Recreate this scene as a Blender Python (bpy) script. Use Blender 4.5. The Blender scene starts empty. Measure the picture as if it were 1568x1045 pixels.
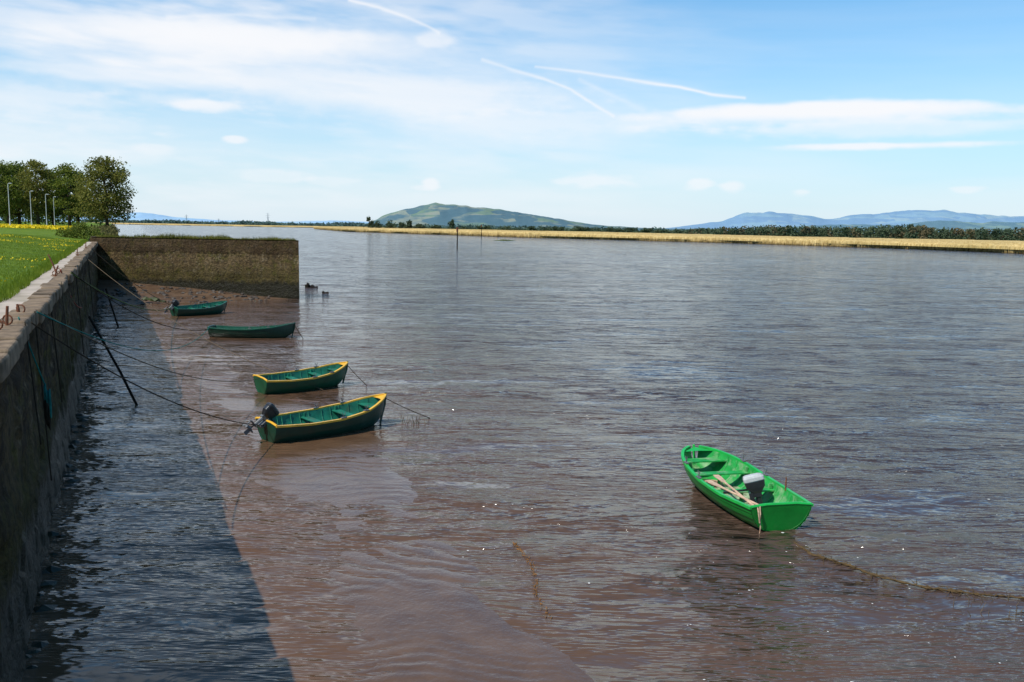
import bpy, math, random
import numpy as np
from mathutils import Matrix, Vector
random.seed(5)
RNG=np.random.default_rng(7)
scene=bpy.context.scene
scene.view_settings.view_transform='Standard'
scene.view_settings.look='None'
scene.view_settings.exposure=0

# ------------------------------------------------------------------ helpers
class NT:
    def __init__(s,nt): s.nt=nt
    def n(s,t,**k):
        nd=s.nt.nodes.new(t)
        for a,b in k.items(): setattr(nd,a,b)
        return nd
    def l(s,a,b): s.nt.links.new(a,b)
    def inp(s,sock,v):
        if isinstance(v,(int,float)): sock.default_value=v
        elif isinstance(v,(tuple,list)):
            sock.default_value=tuple(v) if len(v)==len(sock.default_value) else tuple(v)+(1.0,)
        else: s.l(v,sock)
    def m(s,op,a,b=0.0,c=None,clamp=False):
        nd=s.n('ShaderNodeMath',operation=op); nd.use_clamp=clamp
        s.inp(nd.inputs[0],a); s.inp(nd.inputs[1],b)
        if c is not None: s.inp(nd.inputs[2],c)
        return nd.outputs[0]
    def mix(s,f,a,b,bt='MIX'):
        nd=s.n('ShaderNodeMix',data_type='RGBA',blend_type=bt)
        s.inp(nd.inputs[0],f); s.inp(nd.inputs[6],a); s.inp(nd.inputs[7],b)
        return nd.outputs[2]
    def pos(s): return s.n('ShaderNodeNewGeometry').outputs['Position']
    def obj(s): return s.n('ShaderNodeTexCoord').outputs['Object']
    def mapv(s,v,scale=(1,1,1),rot=(0,0,0),loc=(0,0,0)):
        nd=s.n('ShaderNodeMapping'); s.l(v,nd.inputs[0])
        nd.inputs['Scale'].default_value=scale; nd.inputs['Rotation'].default_value=rot; nd.inputs['Location'].default_value=loc
        return nd.outputs[0]
    def noise(s,v,scale=1,detail=4,rough=.55,dist=0,col=False):
        nd=s.n('ShaderNodeTexNoise'); s.l(v,nd.inputs['Vector'])
        nd.inputs['Scale'].default_value=scale; nd.inputs['Detail'].default_value=detail
        nd.inputs['Roughness'].default_value=rough; nd.inputs['Distortion'].default_value=dist
        return nd.outputs['Color' if col else 'Fac']
    def ramp(s,f,stops):
        nd=s.n('ShaderNodeValToRGB'); s.l(f,nd.inputs[0]); cr=nd.color_ramp
        while len(cr.elements)<len(stops): cr.elements.new(.5)
        for e,(p,c) in zip(cr.elements,stops):
            e.position=p; e.color=(c,c,c,1) if isinstance(c,(int,float)) else tuple(c)+(1,)
        return nd.outputs[0]
    def sep(s,v):
        nd=s.n('ShaderNodeSeparateXYZ'); s.l(v,nd.inputs[0]); return nd.outputs
    def vm(s,op,a,b=None,sc=None):
        nd=s.n('ShaderNodeVectorMath',operation=op); s.l(a,nd.inputs[0])
        if b is not None:
            if isinstance(b,tuple): nd.inputs[1].default_value=b
            else: s.l(b,nd.inputs[1])
        if sc is not None: s.inp(nd.inputs['Scale'],sc)
        return nd.outputs[0]
    def bump(s,h,strength=.5,dist=.1,normal=None):
        nd=s.n('ShaderNodeBump'); s.l(h,nd.inputs['Height']); nd.inputs['Strength'].default_value=strength
        nd.inputs['Distance'].default_value=dist
        if normal is not None: s.l(normal,nd.inputs['Normal'])
        return nd.outputs[0]

def newmat(name,rough=.8,spec=.3):
    m=bpy.data.materials.new(name); m.use_nodes=True
    t=NT(m.node_tree); b=m.node_tree.nodes['Principled BSDF']
    b.inputs['Roughness'].default_value=rough
    b.inputs['Specular IOR Level'].default_value=spec
    return m,t,b

def simple(name,col,rough=.7,spec=.3,var=.25,scale=6,bump=.0,dirt=None):
    m,t,b=newmat(name,rough,spec)
    o=t.obj(); f=t.noise(o,scale,5,.6)
    lo=tuple(c*(1-var) for c in col); hi=tuple(min(1,c*(1+var)) for c in col)
    c=t.ramp(f,[(.3,lo),(.7,hi)])
    if dirt:
        f2=t.noise(o,scale*.45,6,.7)
        c=t.mix(t.ramp(f2,[(.5,0.),(.68,dirt[1])]),c,dirt[0])
    t.l(c,b.inputs['Base Color'])
    if bump: t.l(t.bump(t.noise(o,scale*5,4,.6),bump,.02),b.inputs['Normal'])
    return m

def mk(name,V,F,mats=None,smooth=False,parent=None,midx=None):
    me=bpy.data.meshes.new(name)
    me.from_pydata([tuple(v) for v in V],[],[tuple(f) for f in F]); me.update()
    if mats is not None:
        for mm in (mats if isinstance(mats,(list,tuple)) else [mats]): me.materials.append(mm)
    if midx is not None: me.polygons.foreach_set('material_index',midx)
    if smooth: me.polygons.foreach_set('use_smooth',[True]*len(me.polygons))
    o=bpy.data.objects.new(name,me); scene.collection.objects.link(o)
    if parent is not None: o.parent=parent
    return o

def mkfast(name,V,k,mat,parent=None,smooth=False):
    V=np.asarray(V,dtype=np.float32).reshape(-1,3); n=len(V)//k
    me=bpy.data.meshes.new(name); me.vertices.add(len(V)); me.vertices.foreach_set('co',V.ravel())
    me.loops.add(n*k); me.loops.foreach_set('vertex_index',np.arange(n*k,dtype=np.int32))
    me.polygons.add(n); me.polygons.foreach_set('loop_start',np.arange(0,n*k,k,dtype=np.int32))
    me.update(calc_edges=True); me.validate()
    me.materials.append(mat)
    o=bpy.data.objects.new(name,me); scene.collection.objects.link(o)
    if parent is not None: o.parent=parent
    return o

def grid(name,P,mat,parent=None,smooth=True,attr=None):
    a,b=P.shape[:2]
    idx=np.arange(a*b).reshape(a,b)
    F=np.stack([idx[:-1,:-1],idx[1:,:-1],idx[1:,1:],idx[:-1,1:]],-1).reshape(-1,4)
    me=bpy.data.meshes.new(name); me.vertices.add(a*b); me.vertices.foreach_set('co',P.astype(np.float32).ravel())
    n=len(F); me.loops.add(n*4); me.loops.foreach_set('vertex_index',F.astype(np.int32).ravel())
    me.polygons.add(n); me.polygons.foreach_set('loop_start',np.arange(0,n*4,4,dtype=np.int32))
    me.polygons.foreach_set('use_smooth',np.full(n,smooth))
    me.update(calc_edges=True); me.materials.append(mat)
    if attr is not None:
        at=me.attributes.new('cloud_cover','FLOAT','POINT'); at.data.foreach_set('value',attr.astype(np.float32).ravel())
    o=bpy.data.objects.new(name,me); scene.collection.objects.link(o)
    if parent is not None: o.parent=parent
    return o

def vnoise(X,Y,scale=1,seed=0,octv=4):
    out=np.zeros_like(X,dtype=float); amp=1; tot=0
    for k in range(octv):
        r=np.random.default_rng(seed*17+k); tab=r.random((256,256))
        x=X*scale*(2**k)+k*13.7; y=Y*scale*(2**k)+k*7.3
        xi=np.floor(x).astype(int); yi=np.floor(y).astype(int); fx=x-xi; fy=y-yi
        fx=fx*fx*(3-2*fx); fy=fy*fy*(3-2*fy)
        a=tab[xi%256,yi%256]; b=tab[(xi+1)%256,yi%256]; c=tab[xi%256,(yi+1)%256]; d=tab[(xi+1)%256,(yi+1)%256]
        out+=amp*((a*(1-fx)+b*fx)*(1-fy)+(c*(1-fx)+d*fx)*fy); tot+=amp; amp*=.5
    return out/tot*2-1

def box(V,F,c,s,R=None):
    i=len(V)
    for x in(-1,1):
        for y in(-1,1):
            for z in(-1,1):
                p=Vector((x*s[0]/2,y*s[1]/2,z*s[2]/2))
                if R is not None: p=R@p
                V.append(p+Vector(c))
    F+= [(i,i+1,i+3,i+2),(i+4,i+6,i+7,i+5),(i,i+4,i+5,i+1),(i+2,i+3,i+7,i+6),(i,i+2,i+6,i+4),(i+1,i+5,i+7,i+3)]

def tube(V,F,pts,rads,n=8,cap=True):
    pts=[Vector(p) for p in pts]; base=len(V)
    for k,p in enumerate(pts):
        d=(pts[min(k+1,len(pts)-1)]-pts[max(k-1,0)]).normalized()
        a=d.cross(Vector((0,0,1)));
        if a.length<.05: a=d.cross(Vector((1,0,0)))
        a.normalize(); b=d.cross(a)
        for j in range(n):
            t=2*math.pi*j/n; V.append(p+(a*math.cos(t)+b*math.sin(t))*rads[k])
    for k in range(len(pts)-1):
        for j in range(n):
            F.append((base+k*n+j,base+k*n+(j+1)%n,base+(k+1)*n+(j+1)%n,base+(k+1)*n+j))
    if cap:
        F.append(tuple(base+j for j in range(n))[::-1]); F.append(tuple(base+(len(pts)-1)*n+j for j in range(n)))

def empty(name,loc=(0,0,0),rotz=0,rot=None):
    e=bpy.data.objects.new(name,None); e.empty_display_size=.3
    e.location=loc; e.rotation_euler=rot if rot else (0,0,rotz); scene.collection.objects.link(e); return e

# ------------------------------------------------------------------ camera
CAMZ=5.5
p=math.atan((522.5-350)/1358.0); r=math.radians(0.89)
Rm=Matrix.Rotation(math.pi/2-p,3,'X')@Matrix.Rotation(r,3,'Z')
cam=bpy.data.cameras.new('camera'); cam.sensor_width=36; cam.lens=36*1358/1568.; cam.clip_end=40000; cam.clip_start=.05
co=bpy.data.objects.new('camera',cam); co.matrix_world=Matrix.Translation((0,0,CAMZ))@Rm.to_4x4(); scene.collection.objects.link(co)
scene.camera=co

# ------------------------------------------------------------------ light
EL=math.radians(52); hx,hy=-.766,-.643
sd=Vector((hx*math.cos(EL),hy*math.cos(EL),math.sin(EL)))
sun=bpy.data.lights.new('sun','SUN'); sun.energy=4.95; sun.angle=math.radians(.5); sun.color=(1,.955,.87)
so=bpy.data.objects.new('sun',sun); so.rotation_euler=sd.to_track_quat('Z','Y').to_euler(); so.location=(-40,-40,80); scene.collection.objects.link(so)

# ------------------------------------------------------------------ sky world
w=bpy.data.worlds.new('World'); scene.world=w; w.use_nodes=True
t=NT(w.node_tree); bg=w.node_tree.nodes['Background']; bg.inputs[1].default_value=.12
sky=t.n('ShaderNodeTexSky',sky_type='NISHITA'); sky.sun_disc=False; sky.sun_elevation=EL; sky.sun_rotation=math.radians(230)
sky.air_density=1.0; sky.dust_density=.6; sky.ozone_density=1.6
tc=t.n('ShaderNodeTexCoord').outputs['Generated']
sz=t.sep(tc)[2]
hor=t.m('POWER',t.m('SUBTRACT',1.0,t.m('MULTIPLY',t.m('ABSOLUTE',sz),3.1),clamp=True),1.5)
hor=t.m('MULTIPLY',hor,.90)
skyc=t.mix(1.0,sky.outputs[0],(.52,1.14,1.42),'MULTIPLY')
c1=t.mix(hor,skyc,(6.3,7.15,7.9))
t.l(c1,bg.inputs[0])

# cloud layer: a far curved sheet of cloud with per-point cover
az=np.concatenate([np.arange(-1.7,-.62,.03),np.arange(-.62,.62,.00095),np.arange(.62,1.7,.03)])
elv=np.concatenate([np.arange(-.001,.275,.00085),np.arange(.275,.9,.02)])
AZ,ELV=np.meshgrid(az,elv,indexing='ij')
def fbm(sx,sy,seed,rot=0.,o=5): 
    a=AZ*math.cos(rot)-ELV*math.sin(rot); e=AZ*math.sin(rot)+ELV*math.cos(rot)
    return vnoise(a*sx+20,e*sy+20,1,seed,o)
wA=fbm(5,24,1); wB=fbm(22,110,2,.05); wC=fbm(60,120,3)
soft=fbm(3.2,15,4,.12,5)+.35*wB
left=np.clip(.46-AZ*1.5,.05,1.)
veil=np.clip((soft+.34)/.72,0,1)**1.1*left*.9
low=np.clip(1-ELV/.16,0,1)*np.clip(.46-AZ*.6,.28,.65)*np.clip(.7+fbm(4,30,19)*1.5,0,1.3)
streak=np.clip((fbm(2.5,46,9,.05,5)+.05)*1.6,0,1)*np.clip(.5-AZ*.8,.1,.8)*.55*np.clip(1-abs(ELV-.15)/.14,0,1)
M=1-(1-veil)*(1-streak)*(1-low)
def A(x,mm):
    a=math.atan(x); return a,math.atan(mm*math.cos(a))
def ell(x,mm,rx,ry,op,wob=.6,curve=0.,tilt=0.):
    global M
    a,e=A(x,mm); da=(AZ-a)/rx; de=ELV-e+curve*da*da+tilt*(AZ-a); de=de/ry
    de=np.where(de>0,de*1.25,de*.85)
    d=np.sqrt(da*da+de*de)+wob*(wA*.55+wB*.45+wC*.22)
    f=np.clip((1.05-d)/.7,0,1); f=f*f*(3-2*f)*op; M=1-(1-M)*(1-f)
for e in [(-.29,.203,.16,.020,.9,.55),(-.345,.13,.06,.009,.75,.7),(-.52,.135,.15,.030,.5,1.),(-.16,.145,.25,.030,.45,1.),
          (.33,.136,.21,.0115,.98,.35,.006),(.33,.131,.25,.017,.5,.8,.01),(.42,.118,.26,.012,.45,.9),(.41,.097,.14,.0055,.85,.6),
          (-.31,.0935,.013,.005,.7,.9),(-.093,.0495,.012,.0085,.85,1.1),(-.10,.044,.02,.004,.5,.9),(.205,.054,.018,.008,.7,1.2),(.24,.05,.014,.007,.7,1.2),(.09,.055,.045,.011,.6,1.2),
          (-.27,.055,.04,.007,.45,1.2),(-.2,.05,.03,.006,.4,1.2),(.32,.045,.014,.005,.6,1.2),(.5,.05,.018,.005,.55,1.2),(-.40,.082,.025,.006,.4,1.),
          (-.09,.205,.022,.011,.5,.9),(-.16,.195,.10,.022,.4,1.),(-.42,.16,.2,.010,.4,1.),(-.38,.135,.1,.012,.4,1.),(.02,.115,.22,.022,.30,1.),(-.46,.215,.16,.014,.45,1.)]:
    ell(*e)
def seg(pts,wd,op,fade=0):
    global M
    q=[A(*p_) for p_ in pts]; best=np.full(AZ.shape,9.)
    xs_=AZ+.0; ys_=ELV+.0016*wA+.0009*wB
    for (a0,e0),(a1,e1) in zip(q[:-1],q[1:]):
        dx,dy=a1-a0,e1-e0; h=np.clip(((xs_-a0)*dx+(ys_-e0)*dy)/(dx*dx+dy*dy),0,1)
        best=np.minimum(best,np.hypot(xs_-a0-h*dx,ys_-e0-h*dy))
    wv=wd*(1+.5*wB); f=np.exp(-(best/wv)**2)*op*np.clip(.75+.8*wA,.25,1); M=1-(1-M)*(1-f)
seg([(-.182,.243),(-.150,.236),(-.122,.227),(-.098,.2165),(-.085,.210)],.0017,.8)
seg([(-.037,.182),(-.005,.172),(.03,.163),(.06,.152),(.085,.137),(.108,.124)],.0018,.8)
seg([(.021,.175),(.07,.171),(.114,.165),(.18,.157),(.215,.1495),(.251,.146)],.0016,.85)
seg([(.07,.162),(.14,.131)],.003,.35); seg([(-.38,.222),(-.3,.226),(-.22,.2225)],.0022,.4)
M*=np.clip((ELV+.001)/.02,0,1)*.6+.4*np.clip((ELV+.001)/.08,0,1)
M*=np.where(abs(AZ)>.62,np.clip((1.7-abs(AZ)),0,1),1)*np.where(ELV>.275,np.clip((.9-ELV)/.6,0,1),1)
mc=bpy.data.materials.new('cloud_vapour'); mc.use_nodes=True; tcl=NT(mc.node_tree); mc.node_tree.nodes.clear()
at=tcl.n('ShaderNodeAttribute',attribute_name='cloud_cover'); em=tcl.n('ShaderNodeEmission'); em.inputs[0].default_value=(.95,.965,1.0,1); em.inputs[1].default_value=.99
tp=tcl.n('ShaderNodeBsdfTransparent'); mxs=tcl.n('ShaderNodeMixShader'); ou=tcl.n('ShaderNodeOutputMaterial')
tcl.l(at.outputs['Fac'],mxs.inputs[0]); tcl.l(tp.outputs[0],mxs.inputs[1]); tcl.l(em.outputs[0],mxs.inputs[2]); tcl.l(mxs.outputs[0],ou.inputs[0])
mc.cycles.emission_sampling='NONE'
RC=20000
grid('sky_clouds',np.stack([RC*np.sin(AZ)*np.cos(ELV),RC*np.cos(AZ)*np.cos(ELV),RC*np.sin(ELV)+5],-1),mc,attr=np.clip(M,0,1))

# ------------------------------------------------------------------ materials
def mat_water():
    m,t,b=newmat('muddy_river_water',.09,.5); b.inputs['IOR'].default_value=1.40
    P=t.pos(); xyz=t.sep(P)
    gust=t.noise(t.mapv(P,(.012,.045,1),rot=(0,0,.2)),1,3,.55,.5)
    mid=t.noise(t.mapv(P,(.10,.36,1),rot=(0,0,.10),loc=(4,2,0)),1,6,.76,.2)
    n1=t.noise(t.mapv(P,(.85,2.0,1),rot=(0,0,.10)),1,3,.55,.6)
    # sheltered near the quay, windier out in the river
    off=t.m('ADD',xyz[0],t.m('MULTIPLY',xyz[1],.42))
    shel=t.m('MULTIPLY_ADD',t.m('DIVIDE',t.m('ADD',off,-1.0),10.0,clamp=True),.68,.32)
    amp=t.m('MULTIPLY_ADD',t.ramp(gust,[(.38,0.),(.56,1.)]),.40,.75)
    amp=t.m('MULTIPLY',amp,t.m('MULTIPLY_ADD',t.ramp(mid,[(.42,0.),(.58,1.)]),1.05,.42))
    amp=t.m('MULTIPLY',amp,shel)
    # wave slopes taken straight from vector noise (keeps full chop at any distance)
    s1=t.vm('SUBTRACT',t.noise(t.mapv(P,(.70,1.6,1),rot=(0,0,.12)),1,3,.6,.4,True),(.5,.5,.5))
    s2=t.vm('SUBTRACT',t.noise(t.mapv(P,(3.2,6.0,1),rot=(0,0,-.15),loc=(3,9,0)),1,2,.6,.3,True),(.5,.5,.5))
    s3=t.vm('SUBTRACT',t.noise(t.mapv(P,(.14,.42,1),rot=(0,0,.10),loc=(7,1,0)),1,3,.6,.3,True),(.5,.5,.5))
    sl=t.vm('ADD',t.vm('MULTIPLY',s1,(1.7,1.9,0)),t.vm('MULTIPLY',s2,(1.5,1.25,0)))
    sl=t.vm('ADD',sl,t.vm('MULTIPLY',s3,(.8,.75,0)))
    sl=t.vm('SCALE',sl,sc=amp)
    nrm=t.vm('NORMALIZE',t.vm('ADD',sl,(0,0,1)))
    h=t.m('MULTIPLY',n1,amp)
    t.l(t.bump(h,1.0,.18,nrm),b.inputs['Normal'])
    f=t.m('DIVIDE',t.m('ADD',off,-1.0),18.0,clamp=True)
    c=t.mix(f,(.112,.060,.032),(.046,.035,.034))
    t.l(c,b.inputs['Base Color'])
    return m
def mat_mud(name='wet_mud',rough=(.12,.5),col=((.10,.055,.032),(.17,.10,.06)),bs=.5):
    m,t,b=newmat(name,.3,.5)
    P=t.pos(); f=t.noise(P,1.4,6,.6); f2=t.noise(P,9,5,.6)
    t.l(t.ramp(f,[(.35,col[0]),(.65,col[1])]),b.inputs['Base Color'])
    t.l(t.m('MULTIPLY_ADD',f,rough[1]-rough[0],rough[0]),b.inputs['Roughness'])
    t.l(t.bump(f2,bs,.03),b.inputs['Normal'])
    return m
def mat_wall(name,light=1.0,stk=.85):
    m,t,b=newmat(name,.85,.2)
    P=t.pos(); z=t.sep(P)[2]
    big=t.noise(P,.55,6,.65,.3); fine=t.noise(P,7,6,.7)
    streak=t.noise(t.mapv(P,(1.8,1.8,.2)),1,6,.75,.3)
    L_=light
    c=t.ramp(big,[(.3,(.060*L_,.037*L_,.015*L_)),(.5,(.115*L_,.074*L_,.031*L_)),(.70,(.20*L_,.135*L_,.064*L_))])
    c=t.mix(t.ramp(streak,[(.46,0.),(.58,stk)]),c,(.018,.012,.006))
    c=t.mix(t.ramp(t.noise(P,1.3,5,.75),[(.50,0.),(.60,.8)]),c,(.095,.083,.012))
    c=t.mix(t.ramp(t.noise(t.mapv(P,(1,1,1),loc=(9,3,5)),2.1,6,.8),[(.55,0.),(.63,.75)]),c,(.27,.20,.12))
    zz=t.m('ADD',z,t.m('MULTIPLY',t.m('SUBTRACT',streak,.5),1.3))
    wet=t.m('SUBTRACT',1.0,t.m('DIVIDE',t.m('SUBTRACT',zz,1.05),.3,clamp=True))
    alg=t.m('MULTIPLY',t.m('SUBTRACT',1.0,t.m('DIVIDE',t.m('SUBTRACT',zz,1.8),.7,clamp=True)),.6)
    c=t.mix(alg,c,(.058,.048,.008))
    c=t.mix(t.m('MULTIPLY',wet,.93),c,(.014,.013,.004))
    top=t.m('MULTIPLY',t.m('DIVIDE',t.m('SUBTRACT',zz,3.25),.12,clamp=True),.62)
    c=t.mix(top,c,(.048,.024,.010))
    c=t.mix(t.m('MULTIPLY',t.ramp(fine,[(.42,0.),(.62,1.)]),.7),c,(.016,.011,.006))
    t.l(c,b.inputs['Base Color'])
    t.l(t.m('MULTIPLY_ADD',wet,-.5,.9),b.inputs['Roughness'])
    t.l(t.bump(t.m('ADD',fine,t.m('MULTIPLY',big,1.5)),1.0,.13),b.inputs['Normal'])
    return m
def mat_grass(name='lawn_grass',lo=(.065,.12,.008),hi=(.17,.235,.012)):
    m,t,b=newmat(name,.8,.1)
    P=t.pos(); f=t.noise(P,.7,5,.6); g=t.noise(P,14,3,.6)
    c=t.ramp(f,[(.3,lo),(.7,hi)])
    c=t.mix(t.m('MULTIPLY',g,.4),c,tuple(x*.5 for x in lo))
    t.l(c,b.inputs['Base Color']); t.l(t.bump(g,.7,.06),b.inputs['Normal'])
    return m
def mat_leaf(name,lo,mid_,hi,scale=.5,trans=.35):
    m,t,b=newmat(name,.7,.15)
    P=t.pos(); f=t.noise(P,scale,4,.6)
    wnz=t.n('ShaderNodeTexWhiteNoise'); t.l(t.mapv(P,(3,3,3)),wnz.inputs[0])
    f=t.m('ADD',t.m('MULTIPLY',f,.8),t.m('MULTIPLY',wnz.outputs[0],.2))
    c=t.ramp(f,[(.3,lo),(.5,mid_),(.7,hi)])
    t.l(c,b.inputs['Base Color'])
    tr=t.n('ShaderNodeBsdfTranslucent'); t.l(c,tr.inputs[0])
    mx=t.n('ShaderNodeMixShader'); mx.inputs[0].default_value=trans
    out=[n for n in m.node_tree.nodes if n.type=='OUTPUT_MATERIAL'][0]
    t.l(b.outputs[0],mx.inputs[1]); t.l(tr.outputs[0],mx.inputs[2]); t.l(mx.outputs[0],out.inputs[0])
    return m
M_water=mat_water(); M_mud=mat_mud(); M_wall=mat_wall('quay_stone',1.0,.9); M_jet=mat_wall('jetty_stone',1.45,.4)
M_grass=mat_grass()
M_bark=simple('bark',(.06,.045,.03),.9,.1,.4,3,.5)
M_rust=simple('rusty_iron',(.16,.055,.025),.8,.3,.5,20,.4)
M_dark=simple('dark_wood',(.02,.016,.012),.9,.05,.4,8,.3)

# ------------------------------------------------------------------ water
S=9000
mk('water',[(-S,-300,0),(S,-300,0),(S,S,0),(-S,S,0)],[(0,1,2,3)],M_water)
mk('riverbed_ground',[(-14000,-300,-1.2),(14000,-300,-1.2),(14000,16000,-1.2),(-14000,16000,-1.2)],[(0,1,2,3)],M_mud)

# near mud flat, barely awash
xs=np.arange(-14,4.5,.06); ys=np.arange(6,32,.06)
X,Y=np.meshgrid(xs,ys,indexing='ij')
edgeY=np.array([6,10.4,11.6,12.4,14.6,18.7,23.6,27,30]); edgeX=np.array([4.,1.9,1.1,.5,.2,-1.28,-2.5,-5.5,-9])
ex=np.interp(Y,edgeY,edgeX)+vnoise(Y,Y*0,.6,3,3)*.35
lx=1.2-.433*Y+vnoise(X,Y,.25,9,3)*1.6
mR=np.clip((ex-X)/1.2,0,1); mL=np.clip((X-lx+.2)/2.4,0,1)
ph=(Y*1.0+X*.13+vnoise(X,Y,.35,4,3)*1.1+vnoise(X,Y,1.5,14,2)*.16)
rip=np.sin(ph*2*math.pi/.34); rip=rip+.35*np.sin(ph*4*math.pi/.34+1.2)
ripA=np.clip(.40+vnoise(X,Y,.5,15,3)*1.7,.0,1.2)
Z=-.032+.038*mR*mL+(.0080*rip*ripA+.006*vnoise(X*.7,Y*2,2.,5,3)+.016*vnoise(X*.7,Y,.6,6,4))*(0.25+.75*mR*mL)
grid('mud_flat',np.stack([X,Y,Z],-1),mat_mud('wet_mud_flat',(.04,.18),((.090,.049,.027),(.128,.072,.039)),.35))

# ------------------------------------------------------------------ quay wall
def WX(y): return -1.4-.447*y
NX,NY=.913,.408
Qw=empty('quay_wall')
ys=np.arange(-6,68.6,.10); zs=np.concatenate([np.arange(-1.0,3.72,.10),[3.74]])
Yg,Zg=np.meshgrid(ys,zs,indexing='ij')
crs=np.abs(((Zg+.3)%.42)-.21); row=np.floor((Zg+.3)/.42)
jnt=np.abs(((Yg/.9+row*.5+.2*np.sin(row*5))%1.0)-.5)*.9
groove=-(np.clip(1-(.21-crs)/.07,0,1)*.035+np.clip(1-(.45-jnt)/.08,0,1)*.035)
blk=vnoise(np.floor(Yg/.9+row*.5+.2*np.sin(row*5))*3.3,row*7.7,1,2,1)*.05
D=vnoise(Yg,Zg,1.1,1,5)*.11+groove+blk+.10*np.clip((1.0-Zg)/2,0,1)
Xg=WX(Yg); P=np.stack([Xg+NX*D,Yg+NY*D,Zg],-1)
grid('wall_face',P[:, ::-1],M_wall,Qw)
M_cop=simple('coping_stone',(.19,.13,.08),.85,.2,.5,3,.8,dirt=((.04,.026,.014),.85))
M_path=simple('path_concrete',(.42,.34,.27),.9,.2,.2,1.2,.5,dirt=((.17,.14,.08),.6))
V=[];F=[]
y=-6
while y<68.2:
    L=random.uniform(.6,1.25); L=min(L,68.4-y)
    c0=y+L/2; off=random.uniform(-.06,.06); wd=.42
    ang=math.atan2(1,-.447)+random.uniform(-.03,.03)
    R=Matrix.Rotation(ang,3,'Z')@Matrix.Rotation(random.uniform(-.025,.025),3,'Y')@Matrix.Rotation(random.uniform(-.03,.03),3,'X')
    cx=WX(c0)+NX*(-wd/2+.05+off); cy=c0+NY*(-wd/2+.05+off)
    box(V,F,(cx,cy,3.86+random.uniform(-.03,.02)),(L*1.095-.03,wd,.27),R); y+=L
cop=mk('coping',V,F,M_cop,parent=Qw)
bv=cop.modifiers.new('b','BEVEL'); bv.width=.05; bv.segments=3
def strip(name,ys,ds,zf,mat,thick=None):
    Yg,Dg=np.meshgrid(ys,ds,indexing='ij'); X=WX(Yg)-NX*Dg; Y=Yg-NY*Dg
    return grid(name,np.stack([X,Y,zf(X,Y,Dg)],-1),mat)
strip('path',np.arange(-6,69,.25),np.array([.30,.5,.7,.85,1.0]),lambda X,Y,D:3.975+.012*vnoise(X,Y,1.5,8,3),M_path)
def lawnz(X,Y,D):
    s=np.clip((D-.8)/5,0,1); s=s*s*(3-2*s)
    return 3.985+.04*np.clip((D-.78)/.15,0,1)+.42*s+.45*np.clip((D-6)/25,0,1)+.03*vnoise(X,Y,.4,12,3)*np.clip((D-.8)*2,0,1)
dd=np.concatenate([np.arange(.80,6,.25),np.arange(6,40,2),[60,120,300,900]])
strip('lawn',np.concatenate([np.arange(-6,80,.5),np.arange(80,200,5),np.arange(200,1000,50)]),dd,lawnz,M_grass)
yy=np.concatenate([np.arange(68,200,4),np.arange(200,1000,50)]); ddn=np.array([.8,.2,-1.,-2.5,-4.])
Yg,Dg=np.meshgrid(yy,ddn,indexing='ij'); nz=vnoise(Yg,Dg,.3,3,3)*.6
grid('river_bank',np.stack([WX(Yg)-NX*(Dg+nz),Yg-NY*Dg,4.0-(.8-Dg)*1.05],-1),mat_grass('rough_bank_grass',(.06,.07,.015),(.16,.14,.04)))

# ------------------------------------------------------------------ jetty
J=empty('stone_jetty')
A0=np.array([-31.9,68.2]); A1=np.array([-16.0,66.4]); dv=(A1-A0); Lj=np.linalg.norm(dv); dv/=Lj; nf=np.array([dv[1],-dv[0]])
ss=np.arange(-.5,Lj+.001,(Lj+.5)/140); zs=np.arange(-1,4.36,.1)
Sg,Zg=np.meshgrid(ss,zs,indexing='ij')
g=-.02*(np.abs((Zg/.5)%1-.5)>.46).astype(float)
D=vnoise(Sg,Zg,.8,21,5)*.08+g+np.where((Zg>3.3),.06,0)+.12*np.clip((1.0-Zg)/2,0,1)-.04*(np.abs((Sg/4.1)%1-.5)>.49)
D=D*np.clip((Lj-Sg)/.1,0,1)
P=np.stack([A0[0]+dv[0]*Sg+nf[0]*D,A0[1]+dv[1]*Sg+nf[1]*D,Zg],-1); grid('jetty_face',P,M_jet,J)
bk=np.array([-.408,.913])*3.0
V=[];F=[]
for q in (A0-dv*.5,A1,A1+bk,A0+bk-dv*.5):
    V+= [Vector((q[0],q[1],-1)),Vector((q[0],q[1],4.37))]
F=[(2,4,5,3),(4,6,7,5),(1,3,5,7)]
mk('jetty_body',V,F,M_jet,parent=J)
def blades(name,X,Y,Z,h,wd,mat,lean=.35,parent=None):
    n=len(X); a=RNG.random(n)*2*math.pi; la=RNG.random(n)*2*math.pi; hh=h*(.5+RNG.random(n)); l=hh*lean*RNG.random(n)
    dx=np.cos(a)*wd/2; dy=np.sin(a)*wd/2
    v0=np.stack([X-dx,Y-dy,Z-.02],-1); v1=np.stack([X+dx,Y+dy,Z-.02],-1); v2=np.stack([X+np.cos(la)*l,Y+np.sin(la)*l,Z+hh],-1)
    return mkfast(name,np.stack([v0,v1,v2],1),3,mat,parent)
M_blade=mat_leaf('grass_blades',(.075,.12,.008),(.14,.195,.012),(.25,.28,.03),.8,.3)
M_jgrass=mat_leaf('jetty_grass_blades',(.07,.07,.012),(.15,.15,.02),(.28,.23,.05),.8,.3)
n=9000; s=RNG.random(n)*Lj; q=RNG.random(n)**1.5*2.8
gx=A0[0]+dv[0]*s+bk[0]/3*q; gy=A0[1]+dv[1]*s+bk[1]/3*q
tuft=np.clip(.45+vnoise(s,q,.5,31,3)*1.3,.06,1)
blades('jetty_grass',gx,gy,np.full(n,4.36),.13*tuft/tuft.mean(),.03,M_jgrass,parent=J)

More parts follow.
